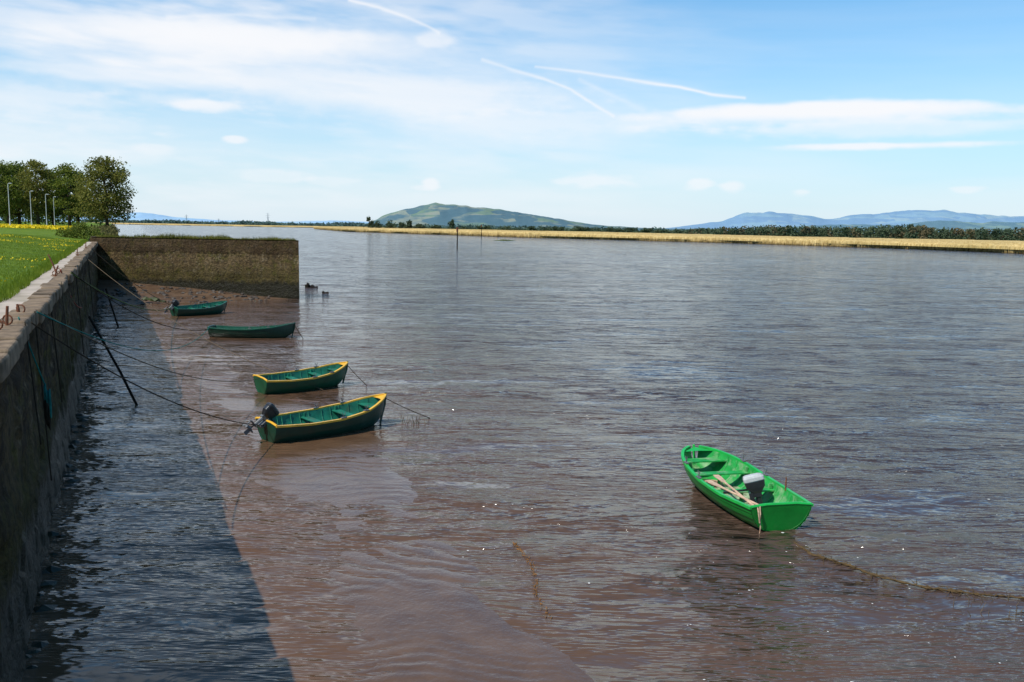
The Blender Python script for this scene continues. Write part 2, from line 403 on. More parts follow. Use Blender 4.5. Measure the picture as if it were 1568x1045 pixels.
xs=np.arange(-33,-15.5,.15); ys=np.arange(50,68.3,.15)
X,Y=np.meshgrid(xs,ys,indexing='ij')
base=np.interp(X,[-33,-30,-27,-23,-19,-17,-15.5],[1.15,1.05,.85,.6,.28,.10,-.3])
front=np.interp(X,[-33,-28,-24,-20,-16],[57,59,61,63.5,66])
Z=base*np.clip((Y-front)/(68-front),-.3,1)**1 +.10*vnoise(X,Y,.5,41,5)*np.clip((-16.5-X)/2,0,1)-.02-.4*np.clip((X+16.8)/1.2,0,1)
grid('mud_bank',np.stack([X,Y,Z],-1),mat_mud('shore_mud',(.18,.65),((.060,.032,.018),(.135,.078,.043))))
def rocks(name,pts,mat):
    V=[];F=[]
    ico=[(0,0,1),(.9,0,.4),(.28,.85,.4),(-.72,.52,.4),(-.72,-.52,.4),(.28,-.85,.4),(.72,.52,-.4),(-.28,.85,-.4),(-.9,0,-.4),(-.28,-.85,-.4),(.72,-.52,-.4),(0,0,-1)]
    fi=[(0,1,2),(0,2,3),(0,3,4),(0,4,5),(0,5,1),(1,6,2),(2,7,3),(3,8,4),(4,9,5),(5,10,1),(6,7,2),(7,8,3),(8,9,4),(9,10,5),(10,6,1),(11,7,6),(11,8,7),(11,9,8),(11,10,9),(11,6,10)]
    for (x,y,z,s) in pts:
        i=len(V); a=random.random()*6
        for v in ico:
            k=s*random.uniform(.7,1.2); V.append((x+(v[0]*math.cos(a)-v[1]*math.sin(a))*k*1.3,y+(v[0]*math.sin(a)+v[1]*math.cos(a))*k,z+v[2]*k*.6))
        F+=[tuple(q+i for q in f) for f in fi]
    return mk(name,V,F,mat)
pts=[]
for k in range(260):
    x=random.uniform(-32,-18); f=float(np.interp(x,[-33,-28,-24,-20,-16],[57,59,61,63.5,66])); y=random.uniform(f-.5,67.2)
    b_=float(np.interp(x,[-33,-30,-27,-23,-19,-16,-13],[1.15,1.05,.85,.6,.28,.1,-.1])); z=b_*max(0,(y-f)/(68-f)); pts.append((x,y,z,random.uniform(.05,.2)))
rocks('shore_stones',pts,simple('stone_wet',(.06,.045,.034),.6,.4,.5,4,.4))
rocks('seaweed_rock',[(-24.5,60.5,.3,.35),(-25.2,60.8,.3,.25),(-23.8,60.2,.2,.2)],simple('weed',(.05,.06,.015),.6,.4,.4,5,.4))
for (x,y,h,rr) in [(-18.3,79,.38,.24),(-17.8,79.1,.1,.3),(-15.5,72.6,.10,.16)]:
    V=[];F=[]; tube(V,F,[(x,y,-.5),(x,y,h*.6),(x+.04,y,h)],[rr,rr,rr*.8],9); tube(V,F,[(x-.1,y,-.05),(x+.4,y,.06)],[.1,.07],6); mk('mooring_stump',V,F,M_dark)
pts=[]
for k in range(300):
    y=random.uniform(8,66); o_=random.uniform(.02,.22)*(1+y/60); pts.append((WX(y)+NX*o_,y+NY*o_,random.uniform(-.12,.0),random.uniform(.06,.16)))
rocks('quay_foot_rubble',pts,simple('weedy_rubble',(.022,.022,.010),.5,.4,.5,5,.4))

# ------------------------------------------------------------------ far land, reeds
bank=[(-3500,3200),(-1400,2500),(-459,2050),(-300,1350),(-159,849),(-110,760),(-68,685),(5,552),(59,492),(102,444),(130,383),(151,338),(161,283),(172,230),(230,170),(420,110),(900,60)]
bp=np.array(bank,float); seg_=np.sqrt((np.diff(bp,axis=0)**2).sum(1)); cum=np.concatenate([[0],np.cumsum(seg_)])
def bankpt(s): return np.stack([np.interp(s,cum,bp[:,0]),np.interp(s,cum,bp[:,1])],-1)
M_field=simple('fields',(.10,.14,.05),.9,.1,.4,.004)
V=[(x,y,1.2) for x,y in bank]+[(14000,60,1.2),(14000,15000,1.2),(-14000,15000,1.2),(-14000,3200,1.2)]
mk('far_land',V,[tuple(range(len(V)))],M_field)
s=np.concatenate([np.arange(0,cum[2],14),np.arange(cum[2],cum[5],5),np.arange(cum[5],cum[-1]-300,1.2)])
B=bankpt(s); T=np.gradient(B,axis=0); T/=np.linalg.norm(T,axis=1)[:,None]
T=np.stack([np.convolve(np.pad(T[:,k],20,'edge'),np.ones(41)/41,'valid') for k in (0,1)],-1)
Nn=np.stack([-T[:,1],T[:,0]],-1); Nn/=np.linalg.norm(Nn,axis=1)[:,None]
offs=[0,.25,.6,1.5,4,9,16,28,45,70,110]; hts=[-.3,.5,2.6,3.05,3.3,3.45,3.5,3.6,3.6,3.65,3.6]
P=np.zeros((len(s),len(offs),3)); wig=vnoise(s,s*0,.03,51,4)*3+vnoise(s,s*0,.3,52,2)*.7
hv=vnoise(s,s*0,.02,53,3)*.35; hsc=np.interp(B[:,1],[150,300,420,600],[.76,.80,.88,1.0])
for k,(o_,h_) in enumerate(zip(offs,hts)):
    q=B+Nn*((o_+wig)[:,None])
    P[:,k,0]=q[:,0]; P[:,k,1]=q[:,1]; P[:,k,2]=h_*(hsc if h_>1 else 1)+((RNG.random(len(s))-.5)*.6+hv if h_>1 else 0)
def mat_reed():
    m,t,b=newmat('dry_reeds',.85,.1); Pp=t.pos()
    a=t.noise(t.mapv(Pp,(1.2,1.2,.15)),1,4,.7); c_=t.noise(Pp,.02,4,.6)
    c=t.ramp(a,[(.3,(.28,.175,.055)),(.5,(.50,.345,.135)),(.72,(.68,.51,.24))])
    c=t.mix(t.ramp(c_,[(.5,0.),(.7,.4)]),c,(.24,.18,.07))
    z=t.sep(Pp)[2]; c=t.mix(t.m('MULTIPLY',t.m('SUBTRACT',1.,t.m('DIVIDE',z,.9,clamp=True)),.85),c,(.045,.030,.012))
    t.l(c,b.inputs['Base Color']); return m
M_reed=mat_reed()
R_=empty('reed_bed')
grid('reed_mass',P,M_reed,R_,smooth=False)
n=60000; ss=cum[3]+RNG.random(n)*(cum[-1]-500-cum[3]); oo=RNG.random(n)**2*30
q=bankpt(ss)+np.stack([np.interp(ss,s,Nn[:,0]),np.interp(ss,s,Nn[:,1])],-1)*(oo+np.interp(ss,s,wig)-.4)[:,None]
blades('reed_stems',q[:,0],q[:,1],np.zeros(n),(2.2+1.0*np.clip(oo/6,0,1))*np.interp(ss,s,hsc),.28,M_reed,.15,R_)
n=700; a=RNG.random(n)*6.28; rr=np.sqrt(RNG.random(n)); gx=-4+np.cos(a)*rr*5; gy=398+np.sin(a)*rr*2
blades('reed_islet',gx,gy,np.zeros(n),.5*np.clip(1.15-rr,.1,1),.4,mat_leaf('sedge',(.10,.13,.03),(.16,.19,.05),(.24,.24,.08),.5),.4)

# ------------------------------------------------------------------ foliage
def leaf_quads(C,R,n_per,size):
    k=len(C); n=k*n_per
    d=RNG.normal(size=(n,3)); d/=np.linalg.norm(d,axis=1)[:,None]
    rr=(.35+.65*RNG.random(n)**.5)*(1+.18*RNG.normal(size=n)); Cc=np.repeat(C,n_per,0); Rr=np.repeat(R,n_per,0)
    P=Cc+d*Rr*rr[:,None]
    a=RNG.normal(size=(n,3)); a/=np.linalg.norm(a,axis=1)[:,None]; b=np.cross(a,RNG.normal(size=(n,3))); b/=np.linalg.norm(b,axis=1)[:,None]
    sz=size*(.6+.8*RNG.random(n))[:,None]
    return np.stack([P-a*sz*.5,P+b*sz*.35,P+a*sz*.5,P-b*sz*.35],1).reshape(-1,3)
ML1=mat_leaf('leaves_spring',(.06,.085,.012),(.13,.16,.022),(.25,.26,.04),.35,.4)
ML2=mat_leaf('leaves_olive',(.08,.085,.016),(.17,.165,.03),(.29,.26,.06),.35,.4)
ML3=mat_leaf('leaves_dark',(.025,.04,.01),(.055,.08,.018),(.10,.13,.03),.35)
def tree(name,x,y,z0,H,cr,mat,seed,bare=.22,n_cl=46,n_per=170,size=.34):
    r=random.Random(seed); E=empty(name,(x,y,z0))
    V=[];F=[]
    top=Vector((r.uniform(-.4,.4),r.uniform(-.4,.4),H*.8))
    tube(V,F,[(0,0,-.2),(top.x*.2,0,H*.2),(top.x*.6,top.y*.5,H*.5),top],[.028*H,.021*H,.013*H,.004*H],8)
    C=[];Rr=[]
    for k in range(n_cl):
        f=bare+(1-bare)*((k+.5)/n_cl); f=min(.98,f+r.uniform(-.05,.05))
        prof=math.sin(math.pi*min(1,((f-bare)/(1-bare))*.80+.17))**.7
        a=k*2.4+r.uniform(-.4,.4); rad=cr*prof*r.uniform(.35,.92)
        c=Vector((math.cos(a)*rad,math.sin(a)*rad,f*H*.95)); C.append(c)
        q=cr*r.uniform(.2,.34); Rr.append((q,q,q*.75))
        if k%2==0:
            st=Vector((top.x*f*.6,top.y*f*.6,max(.15*H,c.z-rad*.7-.4))); mid=(st+c)/2+Vector((0,0,-.25))
            tube(V,F,[st,mid,c],[.009*H,.006*H,.002*H],5)
    mk('trunk',V,F,M_bark,True,E)
    mkfast('crown',leaf_quads(np.array([tuple(c) for c in C]),np.array(Rr),n_per,size),4,mat,E)
tree('park_tree',-74.6,164,4.8,12.2,5.8,ML2,1,.12,76,170,.34)
for k,(tx,yy_,H,cr,mt) in enumerate([(-.497,172,11.6,4.0,ML1),(-.515,178,10.8,4.0,ML1),(-.532,172,12.3,4.4,ML2),(-.553,180,12.2,4.6,ML1),(-.577,170,12.0,5,ML1),(-.60,178,12.5,5,ML2),(-.487,186,11.0,4.2,ML1),(-.63,175,13,5,ML1),(-.565,192,12.5,5,ML2)]):
    tree('park_tree',tx*yy_,yy_,4.8,H,cr,mt,k+10,.2,50,130)
C=[];Rr=[]
for k in range(90):
    x=random.uniform(-.68,-.455); y=random.uniform(200,250); C.append((x*y,y,random.uniform(5.5,10.5))); q=random.uniform(1.6,3); Rr.append((q,q,q))
mkfast('background_woodland',leaf_quads(np.array(C),np.array(Rr),130,.6),4,ML3)
C=[];Rr=[]
for k in range(26):
    a=random.uniform(0,6.28); rr=random.uniform(0,1.6); C.append((-37.2+math.cos(a)*rr,77+math.sin(a)*rr*1.2,4.3+random.uniform(0,.9)*(1-rr/2.2))); Rr.append((.5,.5,.45))
mkfast('shrub',leaf_quads(np.array(C),np.array(Rr),130,.14),4,ML1)
C=[];Rr=[]
for k in range(60):
    y=random.uniform(85,190); C.append((WX(y)+random.uniform(-1.5,1.2),y,3.2+random.uniform(0,1.3))); Rr.append((.9,.9,.7))
mkfast('bank_scrub',leaf_quads(np.array(C),np.array(Rr),70,.25),4,mat_leaf('scrub',(.06,.05,.02),(.11,.10,.03),(.2,.16,.05),.3))
n=9000; x_=-.60+RNG.random(n)*.115; y_=100+RNG.random(n)*45
keep=vnoise(x_*y_,y_,.12,61,3)>-.1; x_=x_[keep]; y_=y_[keep]; X=x_*y_; Dn=-(X-WX(y_))*.913
V_=np.stack([X,y_,lawnz(X,y_,Dn)],-1)
M_yel=simple('daffodil_yellow',(.78,.55,.015),.7,.2,.2,3)
Q=leaf_quads(V_+np.array([0,0,.28]),np.full((len(V_),3),.06),2,.22); mkfast('daffodils',Q,4,M_yel)
n=90000; yb=9+RNG.random(n)**1.6*62; db=.66+RNG.random(n)**1.3*7; db=db+.10*vnoise(yb,yb*0,.8,77,3)*(db<1.2)
X=WX(yb)-NX*db; Y=yb-NY*db
blades('grass',X,Y,lawnz(X,Y,db),.05+.07*(db<1.0),.016,M_blade,.6)
n=5000; yb=12+RNG.random(n)*55; db=1.0+RNG.random(n)*8; keep=vnoise(yb,db,.5,71,3)>.08; yb=yb[keep];db=db[keep]
X=WX(yb)-NX*db; Y=yb-NY*db
mkfast('dandelions',leaf_quads(np.stack([X,Y,lawnz(X,Y,db)+.07],-1),np.full((len(X),3),.015),2,.055),4,M_yel)

MF=mat_leaf('far_trees',(.035,.055,.03),(.06,.085,.045),(.10,.12,.06),.03,.2)
MF2=mat_leaf('far_trees_brown',(.07,.06,.035),(.11,.09,.045),(.16,.12,.06),.03,.2)
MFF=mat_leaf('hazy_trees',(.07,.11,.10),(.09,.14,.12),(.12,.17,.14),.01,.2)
C=[];Rr=[];C2=[];R2=[]
tx=[.20,.235,.30,.375,.42,.448,.48,.53,.571,.7,.9]; tm=[.002,.0040,.0072,.0062,.0085,.0102,.0062,.0070,.0076,.008,.008]
x=.2
while x<.9:
    Yd=random.uniform(660,760); top=5.5+float(np.interp(x,tx,tm))*Yd*random.uniform(.9,1.15)
    q=random.uniform(3,5.5)
    for zz in np.arange(max(2,top-q*.7),0,-4.5):
        if random.random()<.25: C2.append((x*Yd+random.uniform(-2,2),Yd,zz)); R2.append((q,q,q*.8))
        else: C.append((x*Yd+random.uniform(-2,2),Yd,zz)); Rr.append((q,q,q*.8))
    x+=random.uniform(.002,.0045)
mkfast('distant_tree_line',leaf_quads(np.array(C),np.array(Rr),90,1.7),4,MF)
mkfast('distant_tree_line',leaf_quads(np.array(C2),np.array(R2),90,1.7),4,MF2)
C=[];Rr=[]
for (x,mm,wd) in [(-.1597,.0106,4.5),(-.152,.006,5),(-.1364,.008,6),(-.125,.006,5),(-.118,.007,4),(-.105,.004,6),(-.09,.003,6),(-.0692,.0091,4.),(-.055,.003,5),(-.03,.003,5),(-.01,.003,6),(.02,.0035,6),(.05,.003,6),(.0681,.0052,6),(.078,.004,6),(.1046,.0038,7),(.13,.003,6),(.15,.003,6),(.18,.003,7),(-.04,.0025,7),(.035,.002,7),(-.08,.002,7),(.09,.002,7),(.165,.002,7),(.12,.0015,7),(.2,.0025,8)]:
    Yd=950; H=5.5+mm*Yd
    for k in range(7):
        C.append((x*Yd+random.uniform(-wd,wd)*.7,Yd+random.uniform(-4,4),random.uniform(.35,.85)*H)); Rr.append((wd*.5,wd*.5,H*.18))
for k in range(150):
    x=random.uniform(-.17,.24); C.append((x*950,950+random.uniform(0,100),random.uniform(2,4.5))); Rr.append((6,5,2.2))
mkfast('distant_trees',leaf_quads(np.array(C),np.array(Rr),60,1.6),4,MF)
C=[];Rr=[]
for k in range(420):
    x=random.uniform(-.48,-.15); Yd=random.uniform(2900,3600); H=random.uniform(7,13)+(4 if math.sin(x*60)>.4 else 0); C.append((x*Yd,Yd,H*.6)); Rr.append((random.uniform(10,24),9,H*.5))
for k in range(260):
    x=random.uniform(-.2,.75); Yd=random.uniform(2300,2900); H=random.uniform(7,14); C.append((x*Yd,Yd,H*.6)); Rr.append((random.uniform(10,26),9,H*.5))
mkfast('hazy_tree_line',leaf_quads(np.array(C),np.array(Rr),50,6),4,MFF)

# ------------------------------------------------------------------ hills
def hill(name,prof,Y0,depth,mat,seed,rough=.0012):
    xs=np.arange(prof[0][0],prof[-1][0],.0015); px=[a for a,b in prof]; pm=[b for a,b in prof]
    m_=np.interp(xs,px,pm); k=np.ones(7)/7; m_=np.convolve(np.pad(m_,3,'edge'),k,'valid')
    m_=m_+vnoise(xs,xs*0,90,seed,4)*rough*np.clip(m_/.01,0,1)
    rows=np.linspace(0,1,14); P=np.zeros((len(xs),15,3))
    for j,f in enumerate(list(rows)+[1.3]):
        Yd=Y0-depth*(1-f); fr=math.sin(min(f,1)*math.pi/2)**1.1 if f<=1 else .6
        zz=(m_*Y0+4*np.clip(m_/.002,0,1))*fr*(1+.10*vnoise(xs*60,xs*0+f*5,1,seed+3,3)*(1 if f<1 else 0))
        P[:,j,0]=xs*Yd; P[:,j,1]=Yd; P[:,j,2]=zz+ (1.0 if f>0 else 0)
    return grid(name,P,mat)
def mat_hill(name,wood,field,field2,rock,sc):  # colours passed in have distance haze already blended into them
    m,t,b=newmat(name,.95,.05); P=t.pos()
    v=t.n('ShaderNodeTexVoronoi'); t.l(t.mapv(P,(sc,sc*.55,sc*3.2)),v.inputs['Vector']); v.inputs['Scale'].default_value=1
    rr=t.sep(v.outputs['Color'])
    c=t.mix(t.ramp(rr[0],[(.45,0.),(.5,1.)]),wood,field); c=t.mix(t.ramp(rr[1],[(.68,0.),(.72,1.)]),c,field2)
    n=t.noise(t.mapv(P,(sc*.5,sc*.3,sc*2)),1,6,.65)
    c=t.mix(t.ramp(n,[(.45,0.),(.54,1.)]),c,wood)
    n2=t.noise(t.mapv(P,(sc*2.5,sc*1.2,sc*7)),1,5,.7)
    c=t.mix(t.ramp(n2,[(.4,0.),(.7,.5)]),c,rock); t.l(c,b.inputs['Base Color']); return m
hM=[(-.182,0),(-.180,.0002),(-.1657,.0025),(-.152,.0085),(-.1365,.016),(-.107,.0223),(-.0855,.0268),(-.075,.0248),(-.0635,.0237),(-.034,.0227),(.0022,.0175),(.046,.0120),(.075,.0072),(.11,.0042),(.1556,.0028),(.21,.0022),(.26,0)]
hill('hill',hM,5200,900,mat_hill('hill_green_haze',(.070,.128,.155),(.14,.20,.14),(.22,.24,.19),(.10,.16,.185),.009),3)
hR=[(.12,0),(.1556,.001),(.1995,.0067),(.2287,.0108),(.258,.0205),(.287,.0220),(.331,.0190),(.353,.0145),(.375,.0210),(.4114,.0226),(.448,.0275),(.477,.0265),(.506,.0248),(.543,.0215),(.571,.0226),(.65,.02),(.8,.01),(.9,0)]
hill('hill',hR,8200,1500,mat_hill('hill_blue_haze',(.16,.26,.37),(.21,.32,.39),(.25,.34,.38),(.18,.29,.40),.006),5,.0008)
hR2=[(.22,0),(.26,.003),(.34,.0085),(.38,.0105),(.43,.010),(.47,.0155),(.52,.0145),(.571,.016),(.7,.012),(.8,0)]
hill('hill',hR2,6000,900,mat_hill('hill_mid_haze',(.10,.175,.215),(.17,.25,.23),(.22,.28,.23),(.12,.205,.24),.008),8,.001)
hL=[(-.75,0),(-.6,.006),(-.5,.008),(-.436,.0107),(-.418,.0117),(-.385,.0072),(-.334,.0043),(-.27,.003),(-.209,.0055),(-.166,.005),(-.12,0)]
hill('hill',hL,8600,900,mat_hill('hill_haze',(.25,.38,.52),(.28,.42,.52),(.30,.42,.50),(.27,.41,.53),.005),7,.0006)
M_steel=simple('steel_hazy',(.22,.26,.3),.6,.3,.1,1)
for x,mm,Yd in [(-.2749,.0135,3600),(-.366,.0100,3800),(-.33,.006,4200)]:
    E=empty('electricity_pylon',(x*Yd,Yd,1)); H=mm*Yd+4; V=[];F=[]
    for sx_ in(-1,1):
        for sy_ in (-1,1): tube(V,F,[(sx_*4,sy_*4,0),(sx_*1.2,sy_*1.2,H*.6),(0,0,H)],[.5,.4,.3],4)
    for zz,ww in((.62,8),(.75,10),(.88,7)): tube(V,F,[(-ww,0,H*zz),(0,0,H*zz+1.5),(ww,0,H*zz)],[.25,.45,.25],4)
    for k in range(5): tube(V,F,[(-4+.6*k,0,H*.12*k),(3.4-.6*k,0,H*.12*(k+1))],[.25,.25],4)
    mk('lattice',V,F,M_steel,parent=E)
M_post=simple('painted_post',(.5,.5,.47),.6,.3,.1,3)
for x,Yd,H in [(-.5637,118,5.6),(-.5395,135,5.2),(-.5225,150,5.2),(-.5137,165,5.2)]:
    E=empty('street_lamp',(x*Yd,Yd,4.7)); V=[];F=[]
    tube(V,F,[(0,0,0),(0,0,1),(0,0,1.05),(0,0,H)],[.09,.08,.055,.045],8)
    tube(V,F,[(0,0,H-.05),(.08,0,H+.04),(.2,0,H+.06)],[.035,.03,.03],6); box(V,F,(.32,0,H+.06),(.34,.16,.09))
    mk('column',V,F,M_post,parent=E)

for (x,y,H) in [(-14.4,228,5.3),(-16.4,454,6.8)]:
    E=empty('channel_marker_post',(x,y,0)); V=[];F=[]
    tube(V,F,[(0,0,-1),(0.05,0,H)],[.16,.13],8); mk('post',V,F,M_dark,parent=E)
    V=[];F=[]; tube(V,F,[(0,0,H-.9),(0,0,H-.1)],[.24,.24],8); box(V,F,(0,0,H+.05),(.6,.1,.35)); mk('topmark',V,F,M_rust,parent=E)

# ------------------------------------------------------------------ boats
def paint(name,c,dirtc=(.05,.045,.03),d=.35,rough=.35): return simple(name,c,rough,.45,.16,3.5,.15,dirt=(dirtc,d))
P_bright=paint('green_gloss',(.004,.19,.022),d=.15); P_bright_in=simple('green_inside',(.012,.27,.045),.5,.4,.3,5,.2,dirt=((.34,.42,.26),.65))
P_dk=paint('dark_green',(.005,.042,.026)); P_teal=simple('teal_inside',(.010,.14,.085),.5,.4,.35,5,.2,dirt=((.05,.09,.05),.7))
P_mid=paint('mid_green',(.008,.075,.035)); P_yel=paint('yellow_rim',(.70,.38,.035),d=.3); P_dkrim=paint('green_rim',(.008,.085,.05))
P_brim=paint('bright_rim',(.012,.36,.05),d=.1)
M_wood=simple('oar_wood',(.50,.33,.22),.6,.3,.3,8,.2); M_floor=simple('floor_boards',(.30,.38,.22),.8,.2,.4,7,.3,dirt=((.12,.09,.06),.8))
M_blk=simple('black_plastic',(.018,.018,.02),.35,.5,.2,9); M_wht=simple('grey_cowl',(.42,.42,.41),.45,.3,.2,9,0,dirt=((.10,.10,.10),.5)); M_met=simple('leg_metal',(.12,.12,.12),.4,.5,.2,9)
def outboard(parent,loc,tilt,cowl,rotz=0,sc=1.0,roll=0,leg=1.0):
    E=bpy.data.objects.new('outboard_motor',None); scene.collection.objects.link(E); E.parent=parent; E.location=loc; E.rotation_euler=(roll,tilt,rotz); E.scale=(sc,)*3
    def shell(prof,z0,mat,nm):
        V=[];F=[]; n=24
        for z,a,b,o in prof:
            for j in range(n):
                q=2*math.pi*(j+.5)/n; cxx=math.copysign(abs(math.cos(q))**.35,math.cos(q)); syy=math.copysign(abs(math.sin(q))**.35,math.sin(q))
                V.append(Vector((cxx*a-.06+o,syy*b,z+z0)))
        for k in range(len(prof)-1):
            for j in range(n): F.append((k*n+j,k*n+(j+1)%n,(k+1)*n+(j+1)%n,(k+1)*n+j))
        F.append(tuple(range(n))[::-1]); F.append(tuple((len(prof)-1)*n+j for j in range(n)))
        mk(nm,V,F,mat,False,E)
    shell([(-.10,.07,.055,0),(-.04,.11,.08,0),(.02,.16,.09,0),(.12,.175,.098,0),(.125,.165,.09,0)],.14,M_blk,'lower_cowling')
    shell([(0,.168,.092,0),(.015,.18,.102,0),(.07,.18,.102,0),(.105,.155,.09,.012),(.118,.12,.07,.02)],.262,cowl,'cowling')
    V=[];F=[]; k_=leg
    box(V,F,(-.05,0,.05),(.16,.12,.12)); tube(V,F,[(-.06,0,.08),(-.07,0,-.35*k_),(-.08,0,-.62*k_)],[.05,.04,.035],8)
    box(V,F,(-.12,0,-.40*k_),(.22,.10,.02)); tube(V,F,[(-.20,0,-.62*k_),(-.1,0,-.62*k_),(.04,0,-.62*k_)],[.025,.045,.015],8); box(V,F,(-.07,0,-.62*k_-.09),(.10,.015,.14))
    box(V,F,(.05,0,-.05),(.07,.18,.26))
    for k in range(3):
        R=Matrix.Rotation(k*2.094,3,'X'); box(V,F,Vector((-.21,0,-.62*k_))+R@Vector((0,0,.06)),(.015,.05,.10),R)
    mk('leg_and_propeller',V,F,M_blk if cowl is M_wht else M_met,False,E)
    V=[];F=[]; tube(V,F,[(.08,0,.14),(.3,.02,.17),(.5,.03,.19)],[.02,.016,.022],6); mk('tiller_handle',V,F,M_blk,True,E)
    return E
def boat(name,stern,bow,beam,draft,hull,rim,inside,full=0.0,h_st=.46,h_mid=.40,h_bow=.66,tilt=0,motor=None,pitch=0):
    st=Vector(stern); bw=Vector(bow); d=bw-st; L=d.length; E=empty(name,(st.x,st.y,0),rot=(tilt,pitch,math.atan2(d.y,d.x)))
    tt=[0,.12,.3,.5,.68,.82,.91,.965,1.0]
    bt=[.74,.86,.98,1.0,.90,.68,.45,.23,.03]
    if full: bt=[.80,.89,.99,1.0,.93,.77,.58,.40,.16]
    N=28; ts=np.linspace(0,1,N)**.92
    hb=np.interp(ts,tt,bt); hb=np.convolve(np.pad(hb,1,'edge'),[.25,.5,.25],'valid'); hb[-1]=bt[-1]; hb*=beam/2
    sh=np.interp(ts,[0,.25,.5,.75,1],[h_st,h_mid,h_mid+.01,h_mid+.10,h_bow])
    kl=-draft+np.interp(ts,[0,.15,.7,.88,1],[.05,0,0,.07,.34])
    ns=7
    def sec(i,s,off=0,ins=0):
        th=s*math.pi/2; y=hb[i]*(.86*math.sin(th)**.75+.14*s) if s>0 else 0
        z=kl[i]+(sh[i]-kl[i])*(1-math.cos(th))**.95
        nx=math.cos(th); return max(0,y+off*math.sin(th)-ins*math.sin(th)),z-off*nx+ins*nx
    def X(i,s):
        return ts[i]*L - (0.10*(1-s) if i==N-1 else (1-s)*.10*ts[i]**6) + (1-s)*.05*(1-ts[i])**4
    V=[];F=[]
    for side in(-1,1):
        for k in range(ns):
            s0=k/ns; s1=(k+1)/ns; b=len(V)
            for i in range(N):
                for j,(s,o) in enumerate(((s0,.014),((s0+s1)/2,.007),(s1,0))):
                    y,z=sec(i,s,o if hb[i]>.05 else 0); V.append((X(i,s),side*y,z))
            for i in range(N-1):
                for j in range(2):
                    a=b+i*3+j; f=(a,a+3,a+4,a+1); F.append(f if side>0 else f[::-1])
    mk('hull',V,F,hull,False,E)
    V=[];F=[]; ni=9
    for side in(-1,1):
        b=len(V)
        for i in range(N):
            for k in range(ni):
                s=.0+1.0*k/(ni-1); y,z=sec(i,s,0,.028 if hb[i]>.06 else .0); V.append((min(X(i,s),L-.03),side*y,max(z,kl[i]+.03)-.004*(k==ni-1)))
        for i in range(N-1):
            for k in range(ni-1):
                a=b+i*ni+k; f=(a,a+1,a+ni+1,a+ni); F.append(f if side>0 else f[::-1])
    mk('inner_planking',V,F,inside,True,E)
    V=[];F=[]
    ring=[]
    for side in(-1,1):
        lst=[(side*sec(0,k/8)[0],sec(0,k/8)[1]) for k in range(9)]
        ring+= lst[::-1] if side<0 else lst[1:]
    n=len(ring)
    for x0 in(.0,.04):
        for (y,z) in ring: V.append((x0+(0.05*(1-max(0,(z-kl[0])/(sh[0]-kl[0])))),y,z))
    V+=[(0,hb[0]*.5,sh[0]+.035),(0,-hb[0]*.5,sh[0]+.035),(.04,hb[0]*.5,sh[0]+.035),(.04,-hb[0]*.5,sh[0]+.035)]
    F.append(tuple(range(n))+(2*n,2*n+1)); F.append((tuple(range(n,2*n))+(2*n+2,2*n+3))[::-1])
    F+= [(n-1,2*n-1,2*n+2,2*n),(2*n,2*n+2,2*n+3,2*n+1),(2*n+1,2*n+3,n,0)]
    mk('transom',V,F,hull,False,E)
    V=[];F=[]
    tube(V,F,[(.02,hb[0],sh[0]+.012),(.02,hb[0]*.5,sh[0]+.045),(.02,-hb[0]*.5,sh[0]+.045),(.02,-hb[0],sh[0]+.012)],[.032]*4,6); mk('transom_cap',V,F,rim,False,E)
    V=[];F=[]
    for side in(-1,1):
        b=len(V)
        for i in range(N):
            i0=max(i-1,0); i1=min(i+1,N-1); tx_=(ts[i1]-ts[i0])*L; ty=(hb[i1]-hb[i0]); l=math.hypot(tx_,ty); nx,ny=-ty/l,tx_/l
            for (o,z) in((.035,-.028),(.035,.022),(-.03,.022),(-.03,-.018)):
                yv=hb[i]+o*ny; V.append((ts[i]*L+o*nx,side*max(yv,0.0),sh[i]+z))
        for i in range(N-1):
            for k in range(4):
                a=b+i*4+k; c=b+i*4+(k+1)%4; f=(a,c,c+4,a+4); F.append(f if side<0 else f[::-1])
        e=b+(N-1)*4; F.append((e,e+1,e+2,e+3)); F.append((b+3,b+2,b+1,b))
    mk('gunwale',V,F,rim,False,E)
    V=[];F=[]
    tube(V,F,[(L-.14,0,kl[-1]-.22),(L-.09,0,kl[-1]),(L+.0,0,(kl[-1]+sh[-1])/2),(L+.03,0,sh[-1]+.04)],[.03,.032,.032,.03],6); mk('stem',V,F,rim if full else hull,False,E)
    i=N-3; V=[(L,0,sh[-1]-.01),(ts[i]*L,hb[i]-.02,sh[i]-.02),(ts[i]*L+.04,0,sh[i]-.02),(ts[i]*L,-hb[i]+.02,sh[i]-.02)]; mk('breasthook',V,[(0,1,2),(0,2,3)],rim,False,E)
    V=[];F=[]
    for q in np.arange(.08,.93,.075):
        i=int(np.argmin(abs(ts-q)))
        for side in(-1,1):
            pts=[]
            for k in range(2,9):
                y,z=sec(i,k/8,0,.035); pts.append((ts[i]*L,side*y,z-(.02 if k==8 else 0)))
            tube(V,F,pts,[.014]*len(pts),4)
    mk('ribs',V,F,inside,False,E)
    def ww(t_,z):
        i=int(np.argmin(abs(ts-t_))); best=0
        for s in np.linspace(0,1,40):
            y,zz=sec(i,s,0,.03)
            if zz<=z: best=y
        return best
    V=[];F=[]
